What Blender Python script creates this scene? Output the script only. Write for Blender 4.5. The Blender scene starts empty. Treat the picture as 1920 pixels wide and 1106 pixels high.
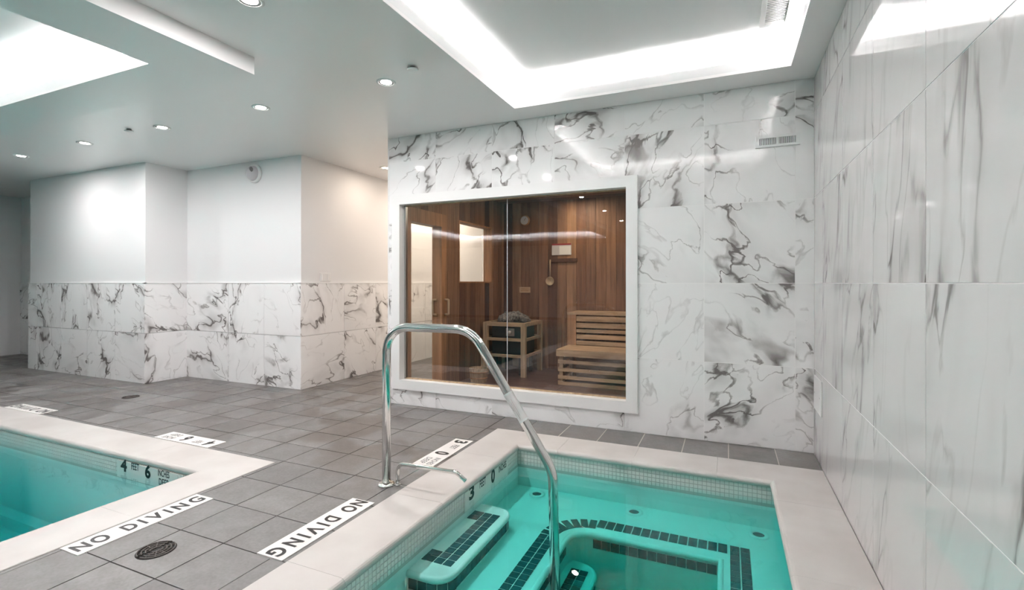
import bpy, bmesh, math, random
from mathutils import Vector, Matrix
random.seed(7)
scene = bpy.context.scene
COL = scene.collection
PI = math.pi

# ------------------------------------------------------------------ camera
cam_d = bpy.data.cameras.new('camera'); cam = bpy.data.objects.new('camera', cam_d); COL.objects.link(cam)
cam_d.sensor_fit = 'HORIZONTAL'; cam_d.sensor_width = 36.0
cam_d.lens = 922.0 / 1920.0 * 36.0
cam_d.shift_y = -22.0 / 1920.0
cam_d.clip_start = 0.02
cam.location = (0, 0, 1.2)
cam.rotation_euler = (PI / 2, 0, math.atan(404 / 922.0))
scene.camera = cam
# ------------------------------------------------------------------ world, exposure
w = bpy.data.worlds.new('world'); scene.world = w; w.use_nodes = True
w.node_tree.nodes['Background'].inputs[0].default_value = (0.9, 0.95, 1, 1)
w.node_tree.nodes['Background'].inputs[1].default_value = 0.05
vs = scene.view_settings
vs.view_transform = 'Standard'; vs.look = 'None'; vs.gamma = 1.0; vs.use_curve_mapping = False
vs.exposure = 0.24
cy = scene.cycles; cy.use_light_tree = False
cy.max_bounces = 7; cy.diffuse_bounces = 4; cy.glossy_bounces = 3; cy.transmission_bounces = 2; cy.transparent_max_bounces = 12
cy.sample_clamp_indirect = 30.0; cy.caustics_reflective = False; cy.caustics_refractive = False
LED = 23.0            # watts per metre of pool cove strip
LED_TUB = 17.0        # watts per metre of hot tub cove strip
SPOT = 16.0            # watts of one ceiling downlight
CORR = 4.0           # watts of one corridor downlight
SAUNA = 19.0          # watts shared by the sauna lamp and two added unseen ones

# ------------------------------------------------------------------ materials
def mat(name, col=(.8, .8, .8), rough=.5, metal=0.0, spec=.5, coat=0.0, emit=None, estr=0.0):
    m = bpy.data.materials.new(name); m.use_nodes = True
    b = m.node_tree.nodes['Principled BSDF']
    b.inputs['Base Color'].default_value = (*col, 1)
    b.inputs['Roughness'].default_value = rough
    b.inputs['Metallic'].default_value = metal
    b.inputs['Specular IOR Level'].default_value = spec
    b.inputs['Coat Weight'].default_value = coat
    if emit:
        b.inputs['Emission Color'].default_value = (*emit, 1); b.inputs['Emission Strength'].default_value = estr
    return m

class NT:
    def __init__(s, m): s.t = m.node_tree; s.b = s.t.nodes['Principled BSDF']
    def n(s, typ, **kw):
        nd = s.t.nodes.new(typ)
        for k, v in kw.items():
            if k.startswith('_'): setattr(nd, k[1:], v)
            else:
                key = int(k[1:]) if k[0] == 'i' and k[1:].isdigit() else k.replace('__', ' ')
                if hasattr(v, 'is_output'): s.t.links.new(v, nd.inputs[key])
                else: nd.inputs[key].default_value = v
        return nd
    def l(s, a, b): s.t.links.new(a, b)
    def math(s, op, a, b=None, clamp=False):
        nd = s.t.nodes.new('ShaderNodeMath'); nd.operation = op; nd.use_clamp = clamp
        for i, v in enumerate((a, b)):
            if v is None: continue
            if hasattr(v, 'is_output'): s.l(v, nd.inputs[i])
            else: nd.inputs[i].default_value = v
        return nd.outputs[0]
    def ramp(s, f, pts):
        nd = s.t.nodes.new('ShaderNodeValToRGB'); r = nd.color_ramp
        while len(r.elements) < len(pts): r.elements.new(.5)
        for e, (p, c) in zip(r.elements, pts):
            e.position = p; e.color = (*c, 1) if len(c) == 3 else c
        s.l(f, nd.inputs[0]); return nd.outputs[0]
    def mix(s, f, a, b, blend='MIX'):
        nd = s.t.nodes.new('ShaderNodeMix'); nd.data_type = 'RGBA'; nd.blend_type = blend
        for k, v in ((0, f), (6, a), (7, b)):
            if hasattr(v, 'is_output'): s.l(v, nd.inputs[k])
            else: nd.inputs[k].default_value = (*v, 1) if isinstance(v, tuple) else v
        return nd.outputs[2]

def marble_mat(name, tone=(.90, .895, .89), scale=(1.05, .6, 1), turn=31.4, warp=.42, dark=1.3, wide=1.0):
    m = mat(name, tone, .05, spec=.5); N = NT(m)
    tc = N.n('ShaderNodeTexCoord'); oi = N.n('ShaderNodeObjectInfo')
    off = N.n('ShaderNodeVectorMath', _operation='SCALE', i0=(13.1, 7.7, 31.3)); N.l(oi.outputs['Random'], off.inputs['Scale'])
    ang = N.math('MULTIPLY', oi.outputs['Random'], turn)
    rot = N.n('ShaderNodeVectorRotate', _rotation_type='Z_AXIS'); N.l(tc.outputs['Object'], rot.inputs['Vector']); N.l(ang, rot.inputs['Angle'])
    mp = N.n('ShaderNodeMapping'); N.l(rot.outputs[0], mp.inputs[0]); mp.inputs['Scale'].default_value = scale
    p = N.n('ShaderNodeVectorMath', _operation='ADD'); N.l(mp.outputs[0], p.inputs[0]); N.l(off.outputs[0], p.inputs[1])
    def warped(sc_, det, amt, src):
        wn = N.n('ShaderNodeTexNoise', Scale=sc_, Detail=det, Roughness=.55); N.l(src, wn.inputs['Vector'])
        sub = N.n('ShaderNodeVectorMath', _operation='SUBTRACT', i1=(.5, .5, .5)); N.l(wn.outputs['Color'], sub.inputs[0])
        sv = N.n('ShaderNodeVectorMath', _operation='SCALE', Scale=amt); N.l(sub.outputs[0], sv.inputs[0])
        q_ = N.n('ShaderNodeVectorMath', _operation='ADD'); N.l(src, q_.inputs[0]); N.l(sv.outputs[0], q_.inputs[1]); return q_.outputs[0]
    q = warped(2.2, 3.0, warp, p.outputs[0]); q2 = warped(9.0, 4.0, .10, q)
    def ridge(src, scale_, width, detail=1.0):
        n = N.n('ShaderNodeTexNoise', Scale=scale_, Detail=detail, Roughness=.45); N.l(src, n.inputs['Vector'])
        d = N.math('ABSOLUTE', N.math('SUBTRACT', n.outputs['Fac'], .5))
        return N.math('SUBTRACT', 1.0, N.math('DIVIDE', d, width), clamp=True)
    mk = N.n('ShaderNodeTexNoise', Scale=1.9, Detail=1.0); N.l(p.outputs[0], mk.inputs['Vector'])
    mask = N.n('ShaderNodeMapRange', i1=.36, i2=.54); N.l(mk.outputs['Fac'], mask.inputs[0])
    mk2 = N.n('ShaderNodeTexNoise', Scale=5.5, Detail=2.0); N.l(q, mk2.inputs['Vector'])
    mask2 = N.n('ShaderNodeMapRange', i1=.40, i2=.66); N.l(mk2.outputs['Fac'], mask2.inputs[0])
    main = ridge(q2, 1.75, .0145 * wide); halo = ridge(q, 1.75, .10 * wide)
    fine = ridge(q2, 4.2, .016 * wide, 2.0)
    a = N.math('MULTIPLY', N.math('MULTIPLY', main, mask.outputs[0]), N.math('ADD', N.math('MULTIPLY', mask2.outputs[0], .75), .2))
    h = N.math('MULTIPLY', N.math('MULTIPLY', N.math('POWER', halo, 1.6), mask.outputs[0]), N.math('MULTIPLY', mask2.outputs[0], .36))
    c = N.math('MULTIPLY', N.math('MULTIPLY', fine, N.math('MULTIPLY', halo, mask.outputs[0])), .95)
    c2 = N.math('MULTIPLY', N.math('MULTIPLY', fine, mask2.outputs[0]), .24)
    cl = N.n('ShaderNodeTexNoise', Scale=2.0, Detail=3.0); N.l(q, cl.inputs['Vector'])
    cloud = N.math('MULTIPLY', N.math('SUBTRACT', cl.outputs['Fac'], .5), .22, clamp=True)
    f_ = N.math('ADD', N.math('ADD', N.math('MULTIPLY', a, .8), h), N.math('ADD', N.math('ADD', c, c2), cloud))
    f_ = N.math('MULTIPLY', f_, dark, clamp=True)
    N.l(N.ramp(f_, [(0, tone), (.30, (.60, .59, .58)), (.65, (.31, .295, .285)), (1, (.16, .145, .14))]), N.b.inputs['Base Color'])
    return m

def deck_mat():
    m = mat('deck_tile', (.3, .3, .3), .45); N = NT(m)
    tc = N.n('ShaderNodeTexCoord'); oi = N.n('ShaderNodeObjectInfo'); ge = N.n('ShaderNodeNewGeometry')
    n1 = N.n('ShaderNodeTexNoise', Scale=9.0, Detail=6.0, Roughness=.65); N.l(ge.outputs['Position'], n1.inputs['Vector'])
    n2 = N.n('ShaderNodeTexNoise', Scale=70.0, Detail=3.0); N.l(ge.outputs['Position'], n2.inputs['Vector'])
    base = N.ramp(n1.outputs['Fac'], [(.28, (.14, .13, .125)), (.5, (.178, .171, .166)), (.72, (.222, .218, .212))])
    base = N.mix(.3, base, N.ramp(n2.outputs['Fac'], [(.3, (.125, .123, .12)), (.7, (.235, .233, .23))]))
    hs = N.n('ShaderNodeHueSaturation'); N.l(base, hs.inputs['Color'])
    N.l(N.math('ADD', N.math('MULTIPLY', oi.outputs['Random'], .26), .84), hs.inputs['Value'])
    # damp patches: darker and glossier where water was carried out of the pools
    wn = N.n('ShaderNodeTexNoise', Scale=2.3, Detail=5.0, Roughness=.6); N.l(ge.outputs['Position'], wn.inputs['Vector'])
    sp = N.n('ShaderNodeSeparateXYZ'); N.l(ge.outputs['Position'], sp.inputs[0])
    far = N.n('ShaderNodeMapRange', i1=1.9, i2=2.9); N.l(sp.outputs['Y'], far.inputs[0])
    wet = N.n('ShaderNodeMapRange', i1=.49, i2=.52); N.l(wn.outputs['Fac'], wet.inputs[0])
    wf = N.math('MULTIPLY', wet.outputs[0], far.outputs[0])
    col = N.mix(wf, hs.outputs[0], N.mix(1.0, hs.outputs[0], (.66, .61, .58), 'MULTIPLY'))
    N.l(col, N.b.inputs['Base Color'])
    N.l(N.math('SUBTRACT', .5, N.math('MULTIPLY', wf, .22)), N.b.inputs['Roughness'])
    bp = N.n('ShaderNodeBump', Strength=.12, Distance=.002); N.l(n2.outputs['Fac'], bp.inputs['Height']); N.l(bp.outputs[0], N.b.inputs['Normal'])
    return m

def wood_mat(name, pal, rough=.55, axis=2, scale=(26, 26, 1.6)):
    m = mat(name, pal[0], rough); N = NT(m)
    tc = N.n('ShaderNodeTexCoord'); oi = N.n('ShaderNodeObjectInfo')
    off = N.n('ShaderNodeVectorMath', _operation='SCALE', i0=(3.1, 7.7, 11.3)); N.l(oi.outputs['Random'], off.inputs['Scale'])
    p = N.n('ShaderNodeVectorMath', _operation='ADD'); N.l(tc.outputs['Object'], p.inputs[0]); N.l(off.outputs[0], p.inputs[1])
    mp = N.n('ShaderNodeMapping'); N.l(p.outputs[0], mp.inputs[0]); mp.inputs['Scale'].default_value = scale
    n = N.n('ShaderNodeTexNoise', Scale=1.0, Detail=4.0, Roughness=.6); N.l(mp.outputs[0], n.inputs['Vector'])
    fr = N.math('FRACT', N.math('MULTIPLY', oi.outputs['Random'], 37.7))
    k = len(pal) - 1
    base = N.ramp(fr, [(i / max(k, 1), c) for i, c in enumerate(pal)]) if k else N.mix(0.0, pal[0], pal[0])
    g = N.ramp(n.outputs['Fac'], [(.3, (.62, .58, .55)), (.62, (1.12, 1.1, 1.08))])
    N.l(N.mix(1.0, base, g, 'MULTIPLY'), N.b.inputs['Base Color'])
    return m

def soft_mat(name, c1, c2, scale, rough, bump=0.0):
    m = mat(name, c1, rough); N = NT(m)
    ge = N.n('ShaderNodeNewGeometry')
    n = N.n('ShaderNodeTexNoise', Scale=scale, Detail=5.0); N.l(ge.outputs['Position'], n.inputs['Vector'])
    N.l(N.ramp(n.outputs['Fac'], [(.35, c1), (.68, c2)]), N.b.inputs['Base Color'])
    if bump:
        bp = N.n('ShaderNodeBump', Strength=bump, Distance=.01); N.l(n.outputs['Fac'], bp.inputs['Height']); N.l(bp.outputs[0], N.b.inputs['Normal'])
    return m

def glass_mat(name, tint=(.97, .975, .97), ior=1.52):
    m = bpy.data.materials.new(name); m.use_nodes = True; t = m.node_tree; t.nodes.clear()
    o = t.nodes.new('ShaderNodeOutputMaterial'); mx = t.nodes.new('ShaderNodeMixShader')
    tr = t.nodes.new('ShaderNodeBsdfTransparent'); tr.inputs[0].default_value = (*tint, 1)
    gl = t.nodes.new('ShaderNodeBsdfGlossy'); gl.inputs['Roughness'].default_value = .0; gl.inputs[0].default_value = (1, 1, 1, 1)
    fr = t.nodes.new('ShaderNodeFresnel')
    # the same index from either side, as the ray is not bent
    ge = t.nodes.new('ShaderNodeNewGeometry'); mr = t.nodes.new('ShaderNodeMapRange')
    mr.inputs['To Min'].default_value = ior; mr.inputs['To Max'].default_value = 1 / ior
    t.links.new(ge.outputs['Backfacing'], mr.inputs['Value']); t.links.new(mr.outputs[0], fr.inputs[0])
    t.links.new(fr.outputs[0], mx.inputs[0]); t.links.new(tr.outputs[0], mx.inputs[1]); t.links.new(gl.outputs[0], mx.inputs[2])
    t.links.new(mx.outputs[0], o.inputs[0]); return m

def water_mat(name, dens, col):
    m = glass_mat(name, (1, 1, 1), 1.33); t = m.node_tree
    o = [n for n in t.nodes if n.type == 'OUTPUT_MATERIAL'][0]; gl = [n for n in t.nodes if n.type == 'BSDF_GLOSSY'][0]
    fr = [n for n in t.nodes if n.type == 'FRESNEL'][0]
    va = t.nodes.new('ShaderNodeVolumeAbsorption'); va.inputs['Color'].default_value = (*col, 1); va.inputs['Density'].default_value = dens
    t.links.new(va.outputs[0], o.inputs['Volume'])
    ge = t.nodes.new('ShaderNodeNewGeometry'); n = t.nodes.new('ShaderNodeTexNoise'); n.inputs['Scale'].default_value = 3.0; n.inputs['Detail'].default_value = 2.0
    b = t.nodes.new('ShaderNodeBump'); b.inputs['Strength'].default_value = .05; b.inputs['Distance'].default_value = .05
    t.links.new(ge.outputs['Position'], n.inputs['Vector']); t.links.new(n.outputs['Fac'], b.inputs['Height'])
    t.links.new(b.outputs[0], gl.inputs['Normal']); t.links.new(b.outputs[0], fr.inputs['Normal'])
    return m

M = dict(
    paint=mat('wall_paint', (.80, .80, .80), .6, spec=.3),
    ceil=mat('ceiling_paint', (.92, .895, .89), .22, spec=.55),
    cove=mat('cove_paint', (.74, .74, .735), .6),
    marble=marble_mat('veined_marble'),
    marble2=marble_mat('streaked_marble', (.72, .712, .705), (1.25, .30, 1), .5, .34, .62, 2.2),
    grout=mat('pale_grout', (.92, .91, .90), .6),
    deck=deck_mat(),
    dgrout=mat('dark_grout', (.10, .085, .075), .8),
    lgrout=mat('beige_grout', (.52, .48, .44), .8),
    coping=soft_mat('coping_limestone', (.52, .49, .465), (.60, .575, .55), 3.0, .38),
    plaster=mat('pool_plaster', (.80, .84, .82), .6),
    mosaic=mat('white_mosaic', (.86, .83, .80), .25),
    mgrout=mat('mosaic_grout', (.55, .53, .50), .8),
    dtile=soft_mat('dark_green_tile', (.012, .06, .075), (.035, .11, .125), 30, .2),
    tub_water=water_mat('tub_water', 3.8, (.05, .845, .80)),
    pool_water=water_mat('pool_water', 1.7, (.10, .82, .82)),
    chrome=mat('polished_steel', (.78, .77, .75), .10, 1.0),
    steel=mat('brushed_steel', (.55, .55, .54), .3, 1.0),
    black=mat('black_print', (.012, .012, .012), .4),
    grey=mat('grey_print', (.16, .15, .15), .5),
    marker=mat('white_marker_tile', (.82, .79, .76), .35),
    white=mat('white_lacquer', (.84, .84, .83), .35),
    plastic=mat('white_plastic', (.82, .82, .81), .35),
    dark=mat('dark_void', (.015, .015, .015), .7),
    baffle=mat('grey_baffle', (.22, .22, .22), .4),
    lens=mat('lamp_lens', (1, 1, 1), .5, emit=(1, .97, .92), estr=30.0),
    warmlens=mat('warm_lamp_lens', (1, 1, 1), .5, emit=(1, .80, .58), estr=25.0),
    led=mat('led_strip', (1, 1, 1), .5, emit=(1, .995, .985), estr=8.0),
    cedar=wood_mat('cedar_plank', [(.10, .042, .026), (.24, .118, .064), (.42, .24, .135), (.13, .06, .036), (.36, .21, .125), (.20, .095, .052), (.07, .03, .02)]),
    aspen=wood_mat('aspen_slat', [(.52, .37, .235), (.60, .44, .285), (.46, .32, .20)], .5, scale=(3, 26, 26)),
    aspenv=wood_mat('aspen_post', [(.50, .37, .24), (.56, .42, .275)], .5),
    sfloor=wood_mat('sauna_floor_board', [(.10, .055, .05), (.13, .07, .06)], .35, scale=(2, 24, 24)),
    jamb=wood_mat('cedar_jamb', [(.42, .22, .11), (.48, .27, .14)], .5),
    iron=mat('black_heater_metal', (.03, .03, .032), .35, .6),
    stone=soft_mat('heater_stone', (.10, .10, .10), (.26, .25, .24), 40, .8, .4),
    glass=glass_mat('clear_glass'),
    doorglass=glass_mat('door_glass', (.96, .95, .93), 1.45),
    red=mat('red_band', (.30, .03, .04), .4),
    signgrey=mat('sign_grey', (.62, .60, .62), .35),
    rock=mat('drain_iron', (.07, .06, .055), .5, .3),
    sticker=mat('sticker_paper', (.80, .76, .75), .45),
    pink=mat('sticker_print', (.60, .45, .46), .5),
)

M['led'].cycles.emission_sampling = 'NONE'; M['lens'].cycles.emission_sampling = 'NONE'; M['warmlens'].cycles.emission_sampling = 'NONE'

# ------------------------------------------------------------------ mesh helpers
class MB:
    def __init__(s): s.v = []; s.f = []; s.mi = []; s.sm = []
    def quadbox(s, x0, x1, y0, y1, z0, z1, mi=0):
        b = len(s.v)
        s.v += [(x0, y0, z0), (x1, y0, z0), (x1, y1, z0), (x0, y1, z0), (x0, y0, z1), (x1, y0, z1), (x1, y1, z1), (x0, y1, z1)]
        for f in ((0, 3, 2, 1), (4, 5, 6, 7), (0, 1, 5, 4), (1, 2, 6, 5), (2, 3, 7, 6), (3, 0, 4, 7)):
            s.f.append(tuple(b + i for i in f)); s.mi.append(mi); s.sm.append(False)
        return s
    def add(s, verts, faces, mi=0, smooth=False):
        b = len(s.v); s.v += [tuple(v) for v in verts]
        for f in faces: s.f.append(tuple(b + i for i in f)); s.mi.append(mi); s.sm.append(smooth)
        return s
    def prism(s, pts, z0, z1, mi=0, smooth=False):
        n = len(pts); v = [(x, y, z0) for x, y in pts] + [(x, y, z1) for x, y in pts]
        s.add(v, [tuple(reversed(range(n))), tuple(range(n, 2 * n))], mi)
        b = len(s.v) - 2 * n
        for i in range(n):
            j = (i + 1) % n
            s.f.append((b + i, b + j, b + n + j, b + n + i)); s.mi.append(mi); s.sm.append(smooth)
        return s
    def lathe(s, prof, c=(0, 0, 0), seg=24, mi=0, smooth=True, axis='z', caps=True):
        # prof: list of (r, h)
        b = len(s.v); k = len(prof)
        for i in range(seg):
            a = 2 * PI * i / seg
            for r, h in prof:
                p = (r * math.cos(a), r * math.sin(a), h)
                if axis == 'x': p = (p[2], p[0], p[1])
                if axis == 'y': p = (p[1], p[2], p[0])
                s.v.append((p[0] + c[0], p[1] + c[1], p[2] + c[2]))
        for i in range(seg):
            j = (i + 1) % seg
            for q in range(k - 1):
                s.f.append((b + i * k + q, b + j * k + q, b + j * k + q + 1, b + i * k + q + 1)); s.mi.append(mi); s.sm.append(smooth)
        if caps:
            for q, rev in ((0, True), (k - 1, False)):
                if prof[q][0] > 1e-6:
                    f = [b + i * k + q for i in range(seg)]
                    s.f.append(tuple(reversed(f)) if rev else tuple(f)); s.mi.append(mi); s.sm.append(False)
        return s
    def tube(s, pts, r, seg=12, mi=0, cap=True):
        pts = [Vector(p) for p in pts]; n = len(pts); b = len(s.v)
        T = []
        for i in range(n):
            a = pts[min(i + 1, n - 1)] - pts[max(i - 1, 0)]; T.append(a.normalized())
        ref = Vector((0, 1, 0)) if abs(T[0].y) < .9 else Vector((0, 0, 1))
        u = (ref - T[0] * ref.dot(T[0])).normalized()
        for i in range(n):
            u = (u - T[i] * u.dot(T[i])).normalized(); v = T[i].cross(u)
            rr = r[i] if isinstance(r, (list, tuple)) else r
            for k in range(seg):
                a = 2 * PI * k / seg
                s.v.append(tuple(pts[i] + u * (rr * math.cos(a)) + v * (rr * math.sin(a))))
        for i in range(n - 1):
            for k in range(seg):
                l = (k + 1) % seg
                s.f.append((b + i * seg + k, b + i * seg + l, b + (i + 1) * seg + l, b + (i + 1) * seg + k)); s.mi.append(mi); s.sm.append(True)
        if cap:
            s.f.append(tuple(b + k for k in reversed(range(seg)))); s.mi.append(mi); s.sm.append(False)
            s.f.append(tuple(b + (n - 1) * seg + k for k in range(seg))); s.mi.append(mi); s.sm.append(False)
        return s
    def mesh(s, name, mats):
        me = bpy.data.meshes.new(name); me.from_pydata(s.v, [], s.f)
        for m in (mats if isinstance(mats, (list, tuple)) else [mats]): me.materials.append(M[m])
        me.polygons.foreach_set('material_index', s.mi); me.polygons.foreach_set('use_smooth', s.sm)
        me.update(); return me
    def build(s, name, mats, parent=None, loc=None, rot=None, bevel=0.0):
        me = s.mesh(name, mats)
        if bevel:
            bm = bmesh.new(); bm.from_mesh(me)
            bmesh.ops.recalc_face_normals(bm, faces=bm.faces)
            bmesh.ops.bevel(bm, geom=list(bm.edges), offset=bevel, segments=2, profile=.5, affect='EDGES', clamp_overlap=True)
            bm.to_mesh(me); bm.free()
        return link(name, me, parent, loc, rot)

def link(name, me, parent=None, loc=None, rot=None):
    o = bpy.data.objects.new(name, me); COL.objects.link(o)
    if parent: o.parent = parent
    if loc is not None: o.location = loc
    if rot is not None: o.rotation_euler = rot
    return o
def box(x0, x1, y0, y1, z0, z1): return MB().quadbox(x0, x1, y0, y1, z0, z1)
def cbox(name, mats, size, loc, parent=None, rot=None, bevel=0.0):
    a, b, c = (d / 2 for d in size)
    return box(-a, a, -b, b, -c, c).build(name, mats, parent, loc, rot, bevel)
def tag(o, label=None, cat=None, group=None, kind=None):
    if label: o['label'] = label
    if cat: o['category'] = cat
    if group: o['group'] = group
    if kind: o['kind'] = kind
    return o
def empty(name, loc=(0, 0, 0), label=None, cat=None, group=None, kind=None):
    o = bpy.data.objects.new(name, None); COL.objects.link(o); o.location = loc; o.empty_display_size = .05
    return tag(o, label, cat, group, kind)
def sub_rect(rects, h):
    out = []
    for (a, b, c, d) in rects:
        x0, x1, y0, y1 = max(a, h[0]), min(b, h[1]), max(c, h[2]), min(d, h[3])
        if x0 >= x1 or y0 >= y1: out.append((a, b, c, d)); continue
        if c < y0: out.append((a, b, c, y0))
        if y1 < d: out.append((a, b, y1, d))
        if a < x0: out.append((a, x0, y0, y1))
        if x1 < b: out.append((x1, b, y0, y1))
    return out
def sub_all(r, holes):
    rs = [r]
    for h in holes: rs = sub_rect(rs, h)
    return [q for q in rs if q[1] - q[0] > .004 and q[3] - q[2] > .004]
def fillet(pts, radii, seg=8):
    out = [Vector(pts[0])]
    for i in range(1, len(pts) - 1):
        p, a, b = Vector(pts[i]), Vector(pts[i - 1]), Vector(pts[i + 1])
        u, v = (a - p).normalized(), (b - p).normalized(); ang = u.angle(v); r = radii[i - 1]
        d = r / math.tan(ang / 2); c = p + (u + v).normalized() * (r / math.sin(ang / 2))
        s0, s1 = p + u * d - c, p + v * d - c; tot = s0.angle(s1); ax = s0.cross(s1).normalized()
        for k in range(seg + 1): out.append(c + Matrix.Rotation(tot * k / seg, 3, ax) @ s0)
    out.append(Vector(pts[-1])); return out
def text_mesh(body, wdt, hgt, m, bold=0.0):
    cu = bpy.data.curves.new('lettering', 'FONT'); cu.body = body; cu.size = 1.0; cu.offset = bold; cu.extrude = .0; cu.resolution_u = 4
    o = bpy.data.objects.new('lettering', cu); COL.objects.link(o)
    me = bpy.data.meshes.new_from_object(o.evaluated_get(bpy.context.evaluated_depsgraph_get()))
    bpy.data.objects.remove(o); bpy.data.curves.remove(cu)
    xs = [v.co.x for v in me.vertices]; ys = [v.co.y for v in me.vertices]
    x0, x1, y0, y1 = min(xs), max(xs), min(ys), max(ys)
    for v in me.vertices:
        v.co.x = ((v.co.x - x0) / (x1 - x0) - .5) * wdt; v.co.y = ((v.co.y - y0) / (y1 - y0) - .5) * hgt; v.co.z = 0
    me.materials.clear(); me.materials.append(M[m])
    for p in me.polygons: p.material_index = 0
    me.name = 'lettering'; return me

# ------------------------------------------------------------------ measures
ZC = 2.65                                     # ceiling
XR, YB = 0.56, 4.03                           # right wall, sauna wall
TUB = (-1.735, XR - .002, 0.10, 3.665)               # coping outside
POOL = (-8.8, -2.77, -7.0, 2.375)
XL, YN = -11.0, -8.2                          # far left wall, wall behind
XS = -3.12                                    # outer left face of the sauna
XCO = -4.40                                   # corridor wall
YF = 8.6                                      # corridor end
ZS = 2.54                                     # lower soffit over the pool
COVES = [(-1.62, .389, 1.14, 3.75, ZC), (-7.9, -3.236, -6.2, 1.86, ZS)]
SOFFIT = (XL, -2.785, YN, 2.23)

# ------------------------------------------------------------------ structure: floor
def S(o, label): return tag(o, label, None, None, 'structure')
deck_area = (XL, XR, YN, YB + .02)
mb = MB()
for r in sub_all((XL, XR, YN, YF), [TUB, POOL, (XS, XR, YB + .02, YF)]): mb.quadbox(r[0], r[1], r[2], r[3], -.14, -.008)
floor = S(mb.build('floor', 'dgrout'), 'grey square tile pool deck with dark grout joints')
f = cam_d.lens / 36 * 1920; th = cam.rotation_euler[2]
def proj(x, y, z):
    d = -x * math.sin(th) + y * math.cos(th); r = x * math.cos(th) + y * math.sin(th)
    return d, 960 + f * r / max(d, .01), 531 + f * (1.2 - z) / max(d, .01)
xj = [.007 - .3055 * k for k in range(-2, 38)][::-1]
yj = sorted([1.247 - .3 * k for k in range(1, 33)] + [1.247, 1.545, 1.837, 2.125, 2.42, 2.705, 3.005, 3.325, 3.64] + [3.94 + .3 * k for k in range(0, 17)])
WALLS2D = [(-9.04, -6.37, 3.62, YF), (-6.40, XCO, 4.12, YF), (XL, -9.0, 4.3, YF), (XS, XR, YB - .001, YF)]
STRIP = (TUB[0] - .09, XR, TUB[3], YB)        # single row of tiles behind the tub
cells = []
for i in range(len(xj) - 1):
    for j in range(len(yj) - 1):
        cells.append((xj[i], xj[i + 1], yj[j], yj[j + 1], (STRIP,)))
for i in range(len(xj) - 1):
    if xj[i + 1] > STRIP[0]: cells.append((max(xj[i], STRIP[0]), min(xj[i + 1], XR), STRIP[2], STRIP[3], ()))
tiles = []
for (a, b, c, d, ex) in cells:
    g = .0028
    fr = sub_all((max(a + g, XL), min(b - g, XR), max(c + g, YN), min(d - g, YF)), [TUB, POOL] + WALLS2D + list(ex))
    if not fr: continue
    dd, px, py = proj((a + b) / 2, (c + d) / 2, 0)
    vis = dd > .4 and -80 < px < 1980 and py < 1180
    tiles.append((vis, sum((q[1] - q[0]) * (q[3] - q[2]) for q in fr) * f * f / dd / dd * 1.2 / max(dd, .1) if vis else 0, fr, a, b, c, d))
tiles.sort(key=lambda t: -t[1])
rest = MB(); shared = {}
for n, (vis, area, fr, a, b, c, d) in enumerate(tiles):
    cx, cy = (a + b) / 2, (c + d) / 2
    if n < 300 and vis:
        key = tuple(round(v, 4) for q in fr for v in (q[0] - cx, q[1] - cx, q[2] - cy, q[3] - cy))
        if key not in shared:
            t = MB()
            for q in fr: t.quadbox(q[0] - cx, q[1] - cx, q[2] - cy, q[3] - cy, -.008, 0)
            shared[key] = t.mesh('deck_tile', 'deck')
        link('deck_tile', shared[key], floor, (cx, cy, random.uniform(-.0006, .0006)))
    else:
        for q in fr: rest.quadbox(q[0], q[1], q[2], q[3], -.008, 0)
tag(rest.build('deck_tiles', 'deck', floor), kind='stuff')
# pale joints in the strip behind the hot tub
mb = MB()
for x in xj:
    if STRIP[0] + .4 < x < XR: mb.quadbox(x - .0035, x + .0035, STRIP[2] + .002, STRIP[3] - .002, -.007, .0004)
tag(mb.build('pale_joint', 'lgrout', floor), kind='stuff')

# ------------------------------------------------------------------ structure: tiled walls
def wall_tiles(parent, origin, u, us, zs, holes=(), gap=.0021, th_=.008, name='marble_tile', m='marble'):
    """tiles on a vertical plane; u is the horizontal direction, the face looks along u x z"""
    u = Vector(u); z = Vector((0, 0, 1)); n = u.cross(z)
    R = Matrix((u, z, n)).transposed().to_euler(); O = Vector(origin); cache = {}
    for i in range(len(us) - 1):
        for j in range(len(zs) - 1):
            fr = sub_all((us[i] + gap, us[i + 1] - gap, zs[j] + gap, zs[j + 1] - gap), holes)
            if not fr: continue
            cu, cz = (us[i] + us[i + 1]) / 2, (zs[j] + zs[j + 1]) / 2
            key = tuple(round(v, 4) for q in fr for v in (q[0] - cu, q[1] - cu, q[2] - cz, q[3] - cz))
            if key not in cache:
                t = MB()
                for q in fr: t.quadbox(q[0] - cu, q[1] - cu, q[2] - cz, q[3] - cz, -.001, th_)
                cache[key] = t.mesh(name, m)
            link(name, cache[key], parent, O + u * cu + z * cz, R)
Z4 = [0, .6, 1.2, 1.8, 2.4, ZC]
FR = (-3.065, -.66, .152, 2.07)               # sauna window frame outside
HOLE = (-3.00, -.72, .21, 2.02)
# sauna wall (far wall of the hot tub bay)
mb = MB()
for r in sub_all((XS, XR + .1, -.1, 3.0), [HOLE]): mb.quadbox(r[0], r[1], YB + .002, YB + .12, r[2], r[3])
wall_back = S(mb.build('wall_back', 'grout'), 'far wall of grey veined white marble tiles around the sauna window')
wall_tiles(wall_back, (0, YB + .008, 0), (1, 0, 0), [XS, -2.567, -1.967, -1.367, -.767, -.164, .443, XR], Z4, [HOLE])
cbox('corner_bead', 'white', (.012, .014, ZC), (XS - .001, YB + .004, ZC / 2), wall_back)
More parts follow.
